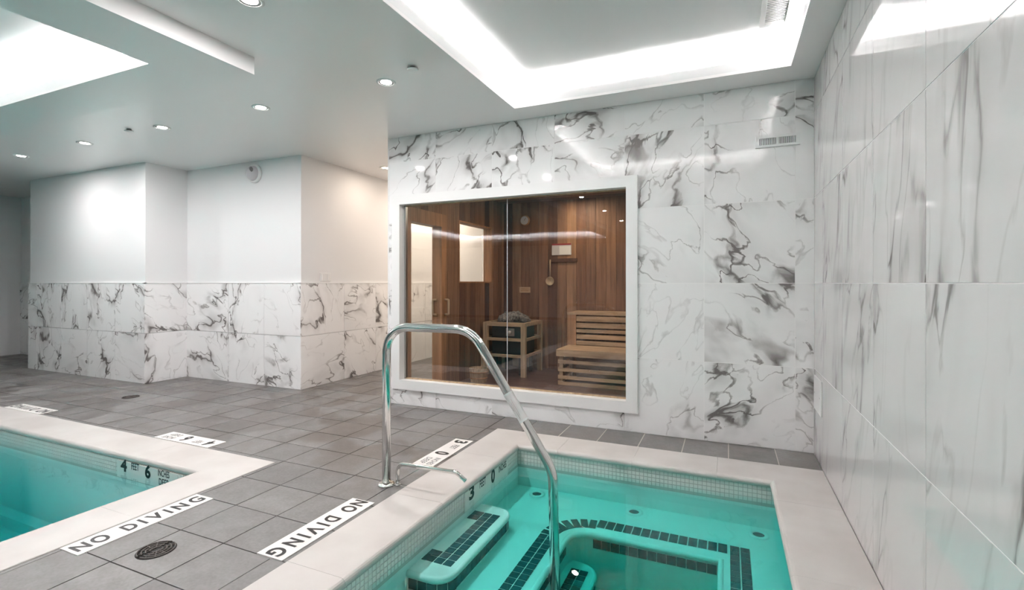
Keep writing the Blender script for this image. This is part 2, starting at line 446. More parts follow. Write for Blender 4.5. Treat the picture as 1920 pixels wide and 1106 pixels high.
# right wall
wall_right = S(box(XR + .002, XR + .12, YN, YB + .12, -.3, 3.0).build('wall_right', 'grout'), 'long side wall of polished white marble tiles beside the hot tub')
yr = [YN] + [3.10 - .6 * k for k in range(18, -1, -1)] + [3.7, YB]
wall_tiles(wall_right, (XR + .008, 0, 0), (0, -1, 0), sorted(-y for y in yr), Z4, m='marble2')
# left block, its return, recess and corridor wall: wainscot of marble under white paint
def paint_wall(name, label, x0, x1, y0, y1):
    return S(box(x0, x1, y0, y1, -.1, 3.0).build(name, 'paint'), label)
wall_block = paint_wall('wall_left_block', 'projecting white wall block with marble wainscot behind the pool', -9.02, -6.385, 3.632, YF)
wall_tiles(wall_block, (0, 3.624, 0), (1, 0, 0), [-9.035, -8.8, -8.18, -7.57, -6.96, -6.37], [0, .6, 1.2], th_=.012)
wall_tiles(wall_block, (-6.377, 0, 0), (0, 1, 0), [3.612, 4.12], [0, .6, 1.2], th_=.012)
wall_tiles(wall_block, (-9.028, 0, 0), (0, -1, 0), [-4.3, -3.612], [0, .6, 1.2], th_=.012)
wall_recess = paint_wall('wall_recess', 'recessed white wall with marble wainscot between block and corridor', -6.40, XCO - .012, 4.132, YF)
wall_tiles(wall_recess, (0, 4.124, 0), (1, 0, 0), [-6.37, -5.58, -4.975, XCO], [0, .6, 1.2], th_=.012)
wall_tiles(wall_recess, (XCO - .008, 0, 0), (0, 1, 0), [4.112, 4.80, 5.40, 6.0, 6.6, 7.2, 7.8, YF], [0, .6, 1.2], th_=.012)
wall_far = paint_wall('wall_far_left', 'shaded white wall with marble wainscot at the far end', XL, -9.02, 4.312, YF)
wall_tiles(wall_far, (0, 4.304, 0), (1, 0, 0), [XL, -10.4, -9.72, -9.03], [0, .6, 1.2], th_=.012)
S(box(XL - .1, XL, YN, YF, -.1, 3.0).build('wall_left', 'paint'), 'white end wall on the far side of the pool')
S(box(XL, XR + .1, YN - .1, YN, -.1, 3.0).build('wall_rear', 'paint'), 'white wall behind the viewer')
S(box(XCO - .1, XS + .1, YF, YF + .1, -.1, 3.0).build('wall_corridor_end', 'paint'), 'white wall closing the corridor beside the sauna')
# wainscot capping
mb = MB()
for r in ((-9.04, -6.36, 3.610, 3.634), (-6.387, -6.36, 3.610, 4.13), (-6.37, XCO, 4.108, 4.134), (XCO - .014, XCO + .006, 4.108, YF), (XL, -9.02, 4.288, 4.314)):
    mb.quadbox(r[0], r[1], r[2], r[3], 1.199, 1.208)
S(mb.build('trim_1', 'white'), 'thin white edge trim capping the marble wainscot')

# ------------------------------------------------------------------ structure: ceiling with lit coves
mb = MB()
for r in sub_all((XL, XR + .1, YN, YF), [COVES[0][:4], SOFFIT]): mb.quadbox(r[0], r[1], r[2], r[3], ZC, ZC + .02)
for r in sub_all(SOFFIT, [COVES[1][:4]]): mb.quadbox(r[0], r[1], r[2], r[3], ZS, ZS + .02)
mb.quadbox(SOFFIT[1] - .02, SOFFIT[1], SOFFIT[2], SOFFIT[3], ZS + .02, ZC + .02)
mb.quadbox(SOFFIT[0], SOFFIT[1] - .02, SOFFIT[3] - .02, SOFFIT[3], ZS + .02, ZC + .02)
ceiling = S(mb.build('ceiling', 'ceil'), 'white painted ceiling with lowered soffit and two lit recesses')
S(box(XL - .1, XR + .2, YN - .1, YF + .1, 3.05, 3.1).build('ceiling_slab', 'ceil'), 'structural slab above the white ceiling')
for (x0, x1, y0, y1, zb) in COVES:
    tw, up, zt = .13, .085, zb + .20
    a, b, c, d = x0 - tw, x1 + tw, y0 - tw, y1 + tw
    mb = MB()      # upstand around the opening
    e = .014
    for r in ((x0 - e, x0, y0 - e, y1 + e), (x1, x1 + e, y0 - e, y1 + e), (x0, x1, y0 - e, y0), (x0, x1, y1, y1 + e)): mb.quadbox(*r, zb + .02, zb + up)
    mb.build('cove_fascia', 'cove', ceiling)
    mb = MB()
    mb.quadbox(a, b, c, d, zt, zt + .02)
    for r in ((a - .02, a, c, d), (b, b + .02, c, d), (a, b, c - .02, c), (a, b, d, d + .02)): mb.quadbox(*r, zb + .02, zt + .02)
    mb.build('cove_ceiling', 'cove', ceiling)
    s0, s1, zs_ = .045, .075, zb + .03
    for (px, py, ln, rz) in ((x0 - .07, (y0 + y1) / 2, y1 - y0, 0), (x1 + .07, (y0 + y1) / 2, y1 - y0, PI), ((x0 + x1) / 2, y0 - .07, x1 - x0, PI / 2), ((x0 + x1) / 2, y1 + .07, x1 - x0, -PI / 2)):
        la_ = bpy.data.lights.new('led_strip_light', 'AREA'); la_.shape = 'RECTANGLE'; la_.size = .03; la_.size_y = ln + .1; la_.spread = 1.75 if x1 > 0 else 2.1
        la_.energy = (LED_TUB if x1 > 0 else LED) * ln; la_.color = (1, .95, .968)
        lo = bpy.data.objects.new('led_strip_light', la_); COL.objects.link(lo); lo.parent = ceiling; lo.location = (px, py, zb + .07)
        lo.rotation_euler = (Matrix.Rotation(rz, 4, 'Z') @ Matrix.Rotation(-PI + (.30 if x1 > 0 else .38), 4, 'Y')).to_euler()
    for r in ((x0 - s1, x0 - s0, y0, y1), (x1 + s0, x1 + s1, y0, y1), (x0, x1, y0 - s1, y0 - s0), (x0, x1, y1 + s0, y1 + s1)):
        box(*r, zs_, zs_ + .008).build('led_strip', 'led', ceiling)

# ------------------------------------------------------------------ ceiling fittings
def downlight(x, y, z, label, group, warm=False, power=SPOT, r=.052):
    t = empty('downlight', (x, y, z), label, 'ceiling light', group)
    MB().lathe([(r + .018, 0), (r + .018, -.004), (r + .004, -.007), (r, -.004), (r, 0)], seg=28, caps=False).build('trim_ring', 'plastic', t)
    MB().lathe([(r + .004, -.0055), (r - .012, -.001), (r - .014, -.001)], seg=28, caps=False).build('baffle', 'baffle', t)
    MB().lathe([(0, -.003), (r - .013, -.003)], seg=28, caps=False).build('lens', 'warmlens' if warm else 'lens', t)
    ld = bpy.data.lights.new('downlight_lamp', 'AREA'); ld.shape = 'DISK'; ld.size = .07; ld.energy = power
    ld.color = (1, .84, .70) if warm else (1, .945, .945)
    lo = bpy.data.objects.new('downlight_lamp', ld); COL.objects.link(lo); lo.parent = t; lo.location = (0, 0, -.012)
    return t
names = ['nearest the sauna corner', 'second along from the sauna corner', 'above the recessed wall', 'fourth along the row over the deck', 'at the end of the row by the shaded wall']
for x, s in zip((-2.254, -3.524, -4.815, -6.085, -7.36), names):
    downlight(x, 2.883, ZC, 'small round recessed downlight ' + s, 'row of downlights over the pool deck')
downlight(-2.241, 1.767, ZC, 'bright round downlight cut by the upper edge of the picture', 'downlights in the ceiling strip between pool and hot tub')
for y in (.2, -1.5, -3.2, -4.9):  # unseen downlights added out of view to brighten the room
    downlight(-2.241, y, ZC, 'added unseen round downlight between pool and hot tub behind the viewer', 'downlights in the ceiling strip between pool and hot tub')
downlight(-3.93, 5.02, ZC, 'warm white downlight glowing at the mouth of the corridor', 'corridor downlights', True, CORR, .06)
for y in (6.3, 7.6):
    downlight(-3.8, y, ZC, 'warm downlight deep in the corridor beside the sauna', 'corridor downlights', True, CORR * 4, .06)
def sprinkler(x, y, label):
    t = empty('sprinkler_head', (x, y, ZC), label, 'sprinkler', 'concealed ceiling sprinklers')
    MB().lathe([(.020, 0), (.020, -.012)], seg=18).build('stem', 'dark', t)
    MB().lathe([(.0, -.012), (.036, -.012), (.038, -.014), (.030, -.018), (0, -.019)], seg=22).build('cover_plate', 'plastic', t)
sprinkler(-1.935, 2.756, 'flat round sprinkler cover beside the hot tub ceiling recess')
sprinkler(-5.174, 2.80, 'flat round sprinkler cover between the deck downlights')
# diffuser box in the cove over the hot tub
g = empty('ceiling_vent', (.27, 3.2, ZC + .20), 'white louvred air diffuser in the lit ceiling recess', 'vent')
for r in ((-.085, -.058, -.32, .30), (.058, .085, -.32, .30), (-.058, .058, .27, .30), (-.058, .058, -.32, -.29)): box(*r, -.03, 0).build('frame', 'plastic', g)
box(-.058, .058, -.29, .27, -.004, 0).build('backing', 'baffle', g)
for k in range(28):
    cbox('louvre', 'plastic', (.116, .014, .003), (0, -.28 + .02 * k, -.016), g, (.7, 0, 0))

# ------------------------------------------------------------------ pools
def coping(rect, width, parent, arm, n_of):
    x0, x1, y0, y1 = rect
    C = [Vector((x0, y0)), Vector((x1, y0)), Vector((x1, y1)), Vector((x0, y1))]
    Dv = [Vector((1, 0)), Vector((0, 1)), Vector((-1, 0)), Vector((0, -1))]; Nv = [Vector((0, 1)), Vector((-1, 0)), Vector((0, -1)), Vector((1, 0))]
    prof = [(0, -.04), (0, .003), (.003, .006)]
    for k in range(9):
        a = PI / 2 - PI * k / 8; prof.append((width - .023 + .023 * math.cos(a), -.017 + .023 * math.sin(a)))
    def sec_side(i, t): return [C[i] + Dv[i] * t + Nv[i] * s for s, z in prof]
    def sec_corner(i): return [C[i] + (Nv[i - 1] + Nv[i]) * s for s, z in prof]
    def stone(secs):
        k = len(prof); v = []; fc = []
        for sc_ in secs: v += [(p.x, p.y, z) for p, (s, z) in zip(sc_, prof)]
        for a in range(len(secs) - 1):
            for q in range(k):
                r = (q + 1) % k; fc.append((a * k + q, (a + 1) * k + q, (a + 1) * k + r, a * k + r))
        fc.append(tuple(range(k))); fc.append(tuple(reversed(range((len(secs) - 1) * k, len(secs) * k))))
        m = MB().add(v, fc, 0, False); o = m.build('coping_stone', 'coping', parent)
        return o
    g = .0006
    for i in range(4):
        L = (C[(i + 1) % 4] - C[i]).length; Lp = (C[i] - C[i - 1]).length
        stone([sec_side(i - 1, Lp - arm[i - 1][1] + g), sec_corner(i), sec_side(i, arm[i][0] - g)])
        a, b = arm[i][0], L - arm[i][1]; n = n_of[i]
        for k in range(n): stone([sec_side(i, a + (b - a) * k / n + g), sec_side(i, a + (b - a) * (k + 1) / n - g)])

def mosaic(parent, sides, z0, z1, pitch=.0262):
    m = MB(); t = pitch - .0034
    for (kind, c, a, b, s) in sides:       # kind 'x': plane x=c, face toward s
        n = int((b - a) / pitch); rows = int((z1 - z0) / pitch)
        for i in range(n):
            for j in range(rows):
                u0 = a + i * pitch; w0 = z1 - (j + 1) * pitch
                lo, hi = sorted((c, c + s * .004))
                if kind == 'x': m.quadbox(lo, hi, u0, u0 + t, w0, w0 + t)
                else: m.quadbox(u0, u0 + t, lo, hi, w0, w0 + t)
    return tag(m.build('mosaic_band', 'mosaic', parent), kind='stuff')

def basin(parent, x0, x1, y0, y1, zf):
    m = MB(); t = .12
    m.quadbox(x0 - t, x1 + t, y0 - t, y1 + t, zf - .1, zf)
    for r in ((x0 - t, x0, y0 - t, y1 + t), (x1, x1 + t, y0 - t, y1 + t), (x0, x1, y0 - t, y0), (x0, x1, y1, y1 + t)): m.quadbox(*r, zf, -.165)
    o = m.build('basin', 'plaster', parent)
    m = MB()
    for r in ((x0 - t, x0, y0 - t, y1 + t), (x1, x1 + t, y0 - t, y1 + t), (x0, x1, y0 - t, y0), (x0, x1, y1, y1 + t)): m.quadbox(*r, -.165, -.038)
    m.build('waterline_wall', 'mgrout', parent)
    return o

ZW = -.112
# hot tub -------------------------------------------------
tub = empty('hot_tub', (0, 0, 0), 'turquoise hot tub with pale stone coping and dark tile step edges', 'hot tub')
TX0, TX1, TY0, TY1 = -1.43, .335, .42, 3.375
basin(tub, TX0, TX1, TY0, TY1, -.62)
coping(TUB, .322, tub, [(.7, .5), (.7, .60), (.62, .62), (.62, .7)], [1, 3, 2, 3])
mosaic(tub, [('x', TX0, TY0, TY1, 1), ('y', TY1, TX0, TX1, -1), ('x', TX1, TY0, TY1, -1)], -.165, -.038)
BZ = -.30; IX0, IX1, IY1, IY0 = -.87, -.03, 2.90, 1.0
m = MB()
m.quadbox(TX0, IX0, TY0, TY1, -.62, BZ); m.quadbox(IX0, TX1, IY1, TY1, -.62, BZ); m.quadbox(IX1, TX1, IY0, IY1, -.62, BZ); m.quadbox(IX0, TX1, TY0, IY0, -.62, BZ)
RC = .13
arc = [(IX0 + RC + RC * math.cos(a), IY1 - RC + RC * math.sin(a)) for a in [PI - PI / 2 * k / 8 for k in range(9)]]
m.prism([(IX0, IY1)] + [p for p in reversed(arc)], -.62, BZ)
bench = m.build('bench', 'plaster', tub)
nose = [(IX0, IY0, BZ - .012)] + [(x, y, BZ - .012) for x, y in arc] + [(IX1, IY1, BZ - .012), (IX1, IY0, BZ - .012)]
MB().tube(nose, .018, 10).build('nosing', 'plaster', bench)
def tile_mesh(a, b, h=.006): return box(-a / 2, a / 2, -b / 2, b / 2, -h, h / 2).mesh('tile', 'dtile')
tm = tile_mesh(.0465, .0465); tmr = tile_mesh(.004, .049)
def put_tile(parent, x, y, z, rz=0, me=None, rot=None): return link('tile', me or tm, parent, (x, y, z), rot or (0, 0, rz))
y = IY1 - RC - .026
while y > 1.45:
    for x in (-.95, -1.003): put_tile(bench, x, y, BZ)
    y -= .053
big = tile_mesh(.103, .043); wedge = tile_mesh(.094, .04)
for k in range(7):
    a = PI - PI / 2 * (k + .5) / 7; r = RC + .107
    put_tile(bench, IX0 + RC + r * math.cos(a), IY1 - RC + r * math.sin(a), BZ, a, big)
far_y = IY1 + .107; x = IX0 + RC + .026; wide = tile_mesh(.0465, .095)
while x < IX1 + .03: put_tile(bench, x, far_y + .02, BZ, 0, wide); x += .053
y = far_y + .043
while y > 1.6:
    for x in (IX1 + .067, IX1 + .12): put_tile(bench, x, y, BZ)
    y -= .053
rt = box(-.0245, .0245, -.003, .003, -.025, .025).mesh('tile', 'dtile')
x = IX0 + RC + .026
while x < IX1 - .02: put_tile(bench, x, IY1 - .001, BZ - .062, 0, rt); x += .053
rtx = box(-.003, .003, -.0245, .0245, -.025, .025).mesh('tile', 'dtile')
y = IY1 - RC - .03
while y > 1.5:
    put_tile(bench, IX0 + .001, y, BZ - .062, 0, rtx); y -= .053
# entry step on the wall side, and the lower step below the handrail
def step(parent, x0, x1, y0, y1, zt, zb, R=.09):
    cs = [(x1 - R, y0 + R), (x1 - R, y1 - R)]
    out = [(x0, y0)] + [(cs[0][0] + R * math.cos(a), cs[0][1] + R * math.sin(a)) for a in [-PI / 2 + PI / 2 * k / 7 for k in range(8)]] \
        + [(cs[1][0] + R * math.cos(a), cs[1][1] + R * math.sin(a)) for a in [PI / 2 * k / 7 for k in range(8)]] + [(x0, y1)]
    s = MB().prism(out, zb, zt).build('step', 'plaster', parent)
    MB().tube([(a, b, zt - .014) for a, b in out], .016, 10).build('nosing', 'plaster', s)
    # riser tiles along the outline
    pts = [Vector(p) for p in out]; acc = 0; d0 = .03
    for a, b in zip(pts[:-1], pts[1:]):
        L = (b - a).length; dr = (b - a).normalized()
        while d0 <= acc + L:
            p = a + dr * (d0 - acc); put_tile(s, p.x, p.y, zt - .062, math.atan2(dr.y, dr.x), rt); d0 += .053
        acc += L
    return s
st = step(tub, TX0, -1.215, 1.995, 2.775, -.20, BZ)
ys = [2.125 + .053 * k for k in range(11)]
for y in ys:
    for x in (-1.275, -1.328): put_tile(st, x, y, -.20)
for x in (-1.381, -1.412):
    for y in (ys[0], ys[0] + .053, ys[-1], ys[-1] - .053): put_tile(st, x, y, -.20, 0, None if x > -1.4 else tile_mesh(.022, .049))
for y in (ys[0] - .0, ys[-1] + .0): pass
st2 = step(tub, IX0, -.69, 1.9, 2.84, -.46, -.62, .12)
for y in [2.05 + .053 * k for k in range(14)]:
    for x in (-.755, -.808): put_tile(st2, x, y, -.46)
def jet(parent, x, y, z, r=.056):
    j = MB().lathe([(r, -.002), (r, .006), (r * .8, .010), (r * .58, .006), (r * .58, -.002)], (0, 0, 0), 24, caps=False).build('jet', 'plaster', parent, (x, y, z))
    MB().lathe([(0, .002), (r * .6, .002)], seg=20, caps=False).build('jet_hole', 'dark' if False else 'dtile', j)
for x in (-1.24, -.56, .17): jet(tub, x, 3.27, BZ)
jet(tub, -.45, 2.72, -.62, .075); jet(tub, -.12, 2.80, -.62, .05)
tag(box(TX0 - .004, TX1 + .004, TY0 - .004, TY1 + .004, -.70, ZW).build('hot_tub_water', 'tub_water'), 'clear turquoise water filling the hot tub', 'water', kind='stuff')
# swimming pool -------------------------------------------
pool = empty('swimming_pool', (-5.8, -2.3, 0), 'swimming pool with pale stone coping and white mosaic waterline', 'pool')
pr_ = empty('pool_shell_anchor'); bpy.data.objects.remove(pr_)
pool.location = (0, 0, 0)
PX0, PX1, PY0, PY1 = POOL[0] + .31, -3.085, POOL[2] + .31, 2.06
basin(pool, PX0, PX1, PY0, PY1, -.75)
coping(POOL, .322, pool, [(.7, .7), (.7, .85), (.95, .7), (.85, .7)], [6, 8, 5, 8])
mosaic(pool, [('y', PY1, PX0, PX1, -1)], -.165, -.038)
box(PX0, PX1, PY1 - .09, PY1, -.75, -.66).build('cove_fillet', 'plaster', pool)
tag(box(PX0 - .004, PX1 + .004, PY0 - .004, PY1 + .004, -.80, ZW).build('pool_water', 'pool_water'), 'still green turquoise water in the swimming pool', 'water', kind='stuff')

# ------------------------------------------------------------------ depth and warning markers
def marker(name, label, cx, cy, rz, length, width, words, group='inlaid deck markers'):
    """words: (text, centre along, centre across, w, h, material, bold)"""
    t = empty(name, (cx, cy, 0), label, 'floor sign', group); t.rotation_euler = (0, 0, rz)
    box(-length / 2, length / 2, -width / 2, width / 2, -.006, .0035).build('panel', 'marker', t)
    for (s, u, v, a, b, m_, bo) in words:
        link('lettering', text_mesh(s, a, b, m_, bo), t, (u, v, .0042))
ND = [('N', -.268, 0, .06, .085, 'black', .032), ('O', -.192, 0, .066, .09, 'black', .032), ('D', -.068, 0, .056, .085, 'black', .032), ('I', -.010, 0, .014, .085, 'black', .032), ('V', .052, 0, .066, .085, 'black', .032),
      ('I', .112, 0, .014, .085, 'black', .032), ('N', .175, 0, .06, .085, 'black', .032), ('G', .262, 0, .064, .09, 'black', .032)]
marker('deck_marker', 'white deck strip lettered NO DIVING along the swimming pool coping', -2.690, 1.527, PI / 2, .625, .142, ND)
marker('deck_marker', 'white deck strip lettered NO DIVING along the hot tub coping', -1.838, 1.85, -PI / 2, .61, .152, ND)
marker('deck_marker', 'white NO DIVING strip on the far pool edge near the shaded wall', -6.09, 2.455, PI, .63, .145, ND)
def depth_words(a, b): return [(a, -.232, 0, .062, .105, 'black', .04), ('FEET', -.115, .012, .082, .05, 'grey', .014), (b, .035, 0, .058, .11, 'black', .04), ('INCHES', .195, .034, .13, .042, 'grey', .014), ('DEEP', .195, -.028, .11, .042, 'grey', .014)]
marker('deck_marker', 'white depth strip reading 3 feet 0 inches beside the hot tub', -1.842, 3.01, -PI / 2, .58, .152, depth_words('3', '0'))
marker('deck_marker', 'white depth strip reading 4 feet 6 inches beside the swimming pool', -3.78, 2.462, PI, .62, .148, depth_words('4', '6'))
def wall_marker(parent, loc, rz, items, length):
    o = box(-length / 2, length / 2, -.003, .003, -.058, .056).build('depth_marker', 'marker', parent, loc, (0, 0, rz))
    for (s, u, v, a, b, m_, bo) in items: link('lettering', text_mesh(s, a, b, m_, bo), o, (u, -.0042, v), (PI / 2, 0, 0))
wall_marker(tub, (TX0 + .005, 2.86, -.098), PI / 2, [('3', -.226, .030, .064, .085, 'black', .04), ('FEET', -.078, .036, .085, .048, 'black', .016), ('0', .07, .024, .056, .092, 'black', .04), ('INCHES', .222, .034, .125, .045, 'black', .016)], .62)
wall_marker(pool, (-3.60, PY1 - .005, -.098), 0, [('4', -.25, .030, .072, .085, 'black', .04), ('FEET', -.12, .040, .085, .048, 'black', .016), ('6', .02, .028, .06, .092, 'black', .04), ('INCHES', .19, .040, .12, .045, 'black', .016), ('DEEP', .19, -.018, .10, .045, 'black', .016)], .66)

# ------------------------------------------------------------------ handrail and grab hook
YR = 2.385
hr = empty('handrail', (-1.862, YR, 0), 'bent polished steel handrail leading from deck into hot tub', 'handrail')
pts = fillet([(0, 0, 0), (0, 0, .942), (.575, 0, .946), (1.045, 0, .24), (1.062, 0, -.61)], [.15, .19, .22], 12)
MB().tube(pts, .0252, 20).build('rail', 'chrome', hr)
MB().lathe([(.052, 0), (.052, .006), (.044, .014), (.026, .018), (.0235, .018)], seg=28).build('flange', 'chrome', hr)
MB().lathe([(.05, 0), (.05, .005), (.04, .012), (.0235, .016)], (1.062, 0, -.46), 28).build('lower_flange', 'steel', hr)
a, b = Vector((.795, 0, .6145)), Vector((.885, 0, .482)); dr = (b - a).normalized()
sl = MB().tube([a, a + (b - a) * .5, b], .0268, 20, cap=False).build('sticker', 'sticker', hr)
MB().tube([a - dr * .004, a + dr * .006], .0275, 20, cap=False).build('sticker_band', 'white', sl)
MB().tube([b - dr * .006, b + dr * .004], .0275, 20, cap=False).build('sticker_band', 'white', sl)
for k, (u0, u1) in enumerate(((.2, .8), (.3, .9), (.25, .6))):
    off = Vector((dr.z, 0, -dr.x)) * (-.008 + .008 * k) + Vector((0, -.0264, 0))
    MB().tube([a + (b - a) * u0 + off, a + (b - a) * u1 + off], .0011, 6).build('printed_line', 'pink', sl)
hk = empty('grab_hook', (-1.80, 2.41, 0), 'short bent steel tube arching over the coping beside the handrail', 'bracket')
MB().tube(fillet([(0, 0, .0), (0, 0, .128), (.40, 0, .136), (.462, 0, .098)], [.05, .06], 8), .0115, 16).build('tube', 'chrome', hk)
MB().lathe([(.02, 0), (.02, .004), (.0118, .008)], seg=20).build('foot_ring', 'steel', hk)

# ------------------------------------------------------------------ floor drains
def drain(x, y, label):
    t = empty('floor_drain', (x, y, 0), label, 'drain', 'round floor drains')
    R = .078
    MB().lathe([(0, .0006), (R, .0006), (R, -.005), (0, -.005)], seg=32, caps=False).build('sump', 'dark', t)
    for sgn in (-1, 1):
        m = MB()
        for rr in (.072, .056, .040, .024):
            pp = []
            for k in range(15):
                a = -PI / 2 + PI * k / 14
                xx, yy = rr * math.cos(a) , rr * math.sin(a)
                if xx < .008: xx = .008
                pp.append((sgn * xx, yy, .003))
            m.tube(pp, .0036, 6)
        for k in range(5):
            a = -PI / 2 + PI * (k + .5) / 5
            m.tube([(sgn * .014, .010 * math.sin(a), .0025), (sgn * .072 * math.cos(a) + sgn * .002, .072 * math.sin(a), .0025)], .003, 6)
        m.build('grate', 'rock', t)
drain(-2.352, 1.383, 'round iron floor drain between the two NO DIVING strips')
drain(-5.77, 3.14, 'distant round floor drain near the projecting wall block')

# ------------------------------------------------------------------ wall fittings
v = empty('wall_vent', (.331, YB, 2.23), 'white louvred grille high on the far marble wall', 'vent')
for r in ((-.142, .142, .024, .042), (-.142, .142, -.042, -.024), (-.142, -.118, -.024, .024), (.118, .142, -.024, .024), (-.006, .006, -.024, .024)): box(r[0], r[1], -.014, .0, r[2], r[3]).build('frame', 'plastic', v)
box(-.12, .12, -.003, .0, -.026, .026).build('backing', 'dark', v)
for k in range(20):
    x = -.110 + .0115 * k + (.006 if k > 9 else 0)
    cbox('louvre', 'plastic', (.0075, .004, .05), (x, -.008, 0), v, (0, 0, .35))
p = empty('wall_plate', (XR, 3.84, .45), 'plain white cover plate low on the marble side wall by the corner', 'wall plate')
box(-.010, 0, -.14, .14, -.115, .115).build('plate', 'plastic', p, bevel=.004)
for s in (-1, 1): MB().lathe([(0, -.0015), (.005, -.0015), (.005, 0)], (-.010, s * .10, 0), 12, axis='x').build('screw', 'steel', p)
s = empty('switch_plate', (XCO - .012, 4.50, 1.272), 'small white switch plate above the wainscot in the corridor', 'switch')
box(0, .008, -.085, .085, -.05, .05).build('plate', 'plastic', s, bevel=.003)
for k in (-.042, .042): box(.008, .012, k - .018, k + .018, -.034, .034).build('rocker', 'white', s)
d = empty('security_camera', (-5.14, 4.132, 2.50), 'small dome camera mounted high on the recessed white wall', 'camera')
MB().lathe([(.0, -.0), (.11, -.0), (.11, -.025), (.10, -.035), (0, -.035)], seg=28, axis='y').build('mount', 'plastic', d)
MB().lathe([(.088 * math.cos(a), -.033 - .075 * math.sin(a)) for a in [PI / 2 * k / 8 for k in range(9)]], seg=28, axis='y', caps=False).build('dome', 'signgrey', d)
MB().lathe([(.03, 0), (.034, -.01), (0, -.02)], (.035, -.085, .03), 16, axis='y').build('lens', 'baffle', d)

# ------------------------------------------------------------------ sauna shell
SX0, SX1, SY0, SY1, SZ = -3.0, .30, YB + .13, 6.55, 2.37
DOOR = (4.17, 4.93, 0.02, 1.99); WIN = (5.23, 6.15, 1.205, 1.97)
mb = MB()
for r in sub_all((YB + .12, YF, -.1, 3.0), [DOOR, WIN]): mb.quadbox(XS, SX0 - .012, r[0], r[1], r[2], r[3])
wall_sl = S(mb.build('wall_sauna_left', 'paint'), 'cedar lined sauna wall holding the glass door and small window')
wall_sb = S(box(SX0 - .012, SX1 + .1, SY1 + .012, SY1 + .1, 0, SZ).build('wall_sauna_back', 'dark'), 'back wall of the sauna lined with upright cedar planks')
wall_sr = S(box(SX1 + .012, SX1 + .1, YB + .12, SY1 + .1, 0, SZ).build('wall_sauna_right', 'dark'), 'sauna end wall lined with upright cedar planks')
wall_sf = MB()
for r in sub_all((SX0, SX1, 0, SZ), [HOLE]): wall_sf.quadbox(r[0], r[1], YB + .12, SY0, r[2], r[3])
S(wall_sf.build('wall_sauna_front', 'cedar'), 'inside face of the sauna wall around the window')
PW = .137
def planks(parent, axis, c0, a, b, holes, facing):
    n = int(math.ceil((b - a) / PW)); 
    for k in range(n):
        u0, u1 = a + k * PW + .0015, min(a + (k + 1) * PW, b) - .0015
        if u1 - u0 < .01: continue
        cu = (u0 + u1) / 2; t = MB(); fr = sub_all((u0, u1, 0, SZ), holes)
        for q in fr:
            if axis == 'x': t.quadbox(0, .012 * facing, q[0] - cu, q[1] - cu, q[2], q[3]) if facing > 0 else t.quadbox(-.012, 0, q[0] - cu, q[1] - cu, q[2], q[3])
            else: t.quadbox(q[0] - cu, q[1] - cu, -.012, 0, q[2], q[3])
        if fr: t.build('plank', 'cedar', parent, (c0, cu, 0) if axis == 'x' else (cu, c0, 0))
planks(wall_sl, 'x', SX0 - .012, SY0 - .01, SY1 + .012, [DOOR, WIN], 1)
planks(wall_sb, 'y', SY1 + .012, SX0, SX1, [], 1)
planks(wall_sr, 'x', SX1 + .012, SY0, SY1, [], -1)
cs = S(box(SX0, SX1, SY0, SY1, SZ, SZ + .05).build('ceiling_sauna', 'dark'), 'cedar board ceiling of the sauna')
for k in range(24):
    y0 = SY0 + k * .1; box(SX0 + .01 - SX0 - 1.65, SX1 - SX0 - 1.65, 0, .097, -.012, 0).build('ceiling_board', 'cedar', cs, (SX0 + 1.65, y0, SZ))
fs = S(box(SX0 - .1, SX1 + .1, YB + .12, SY1 + .1, -.1, -.012).build('floor_sauna', 'dark'), 'dark slatted floor of the sauna')
for k in range(26):
    box(-1.65, 1.65, 0, .089, -.012, 0).build('floor_board', 'sfloor', fs, (SX0 + 1.65, SY0 + k * .092, 0))
# sauna window in the marble wall
win = S(empty('window_1', (0, 0, 0)), 'wide white framed sauna window of two clear glass panes')
x0, x1, z0, z1 = FR; fw = .092
yo, yi = YB - .022, YB + .11
for r in ((x0, x0 + fw, z0, z1), (x1 - fw, x1, z0, z1), (x0 + fw, x1 - fw, z1 - fw, z1), (x0 + fw, x1 - fw, z0, z0 + fw)):
    box(r[0], r[1], yo, YB, r[2], r[3]).build('window_frame', 'white', win)
jx0, jx1, jz0, jz1 = x0 + fw, x1 - fw, z0 + fw, z1 - fw
for r in ((jx0 - .02, jx0, jz0, jz1), (jx1, jx1 + .02, jz0, jz1), (jx0 - .02, jx1 + .02, jz1, jz1 + .02), (jx0 - .02, jx1 + .02, jz0 - .02, jz0)):
    box(r[0], r[1], YB, yi, r[2], r[3]).build('jamb', 'white', win)
yg = YB + .075
for r in ((jx0, jx0 + .018, jz0, jz1), (jx1 - .006, jx1, jz0, jz1), (jx0, jx1, jz1 - .008, jz1), (jx0, jx1, jz0, jz0 + .010)):
    box(r[0], r[1], yg - .016, yg + .016, r[2], r[3]).build('glazing_bead', 'steel' if r[1] - r[0] < .02 and r[0] == jx0 else 'aspenv', win)
XM = -1.845
box(jx0 + .018, XM - .003, yg - .003, yg + .003, jz0 + .01, jz1 - .008).build('pane', 'glass', win)
box(XM + .003, jx1 - .006, yg - .003, yg + .003, jz0 + .01, jz1 - .008).build('pane', 'glass', win)
box(XM - .003, XM + .003, yg - .004, yg + .002, jz0 + .01, jz1 - .008).build('glass_joint', 'signgrey', win)
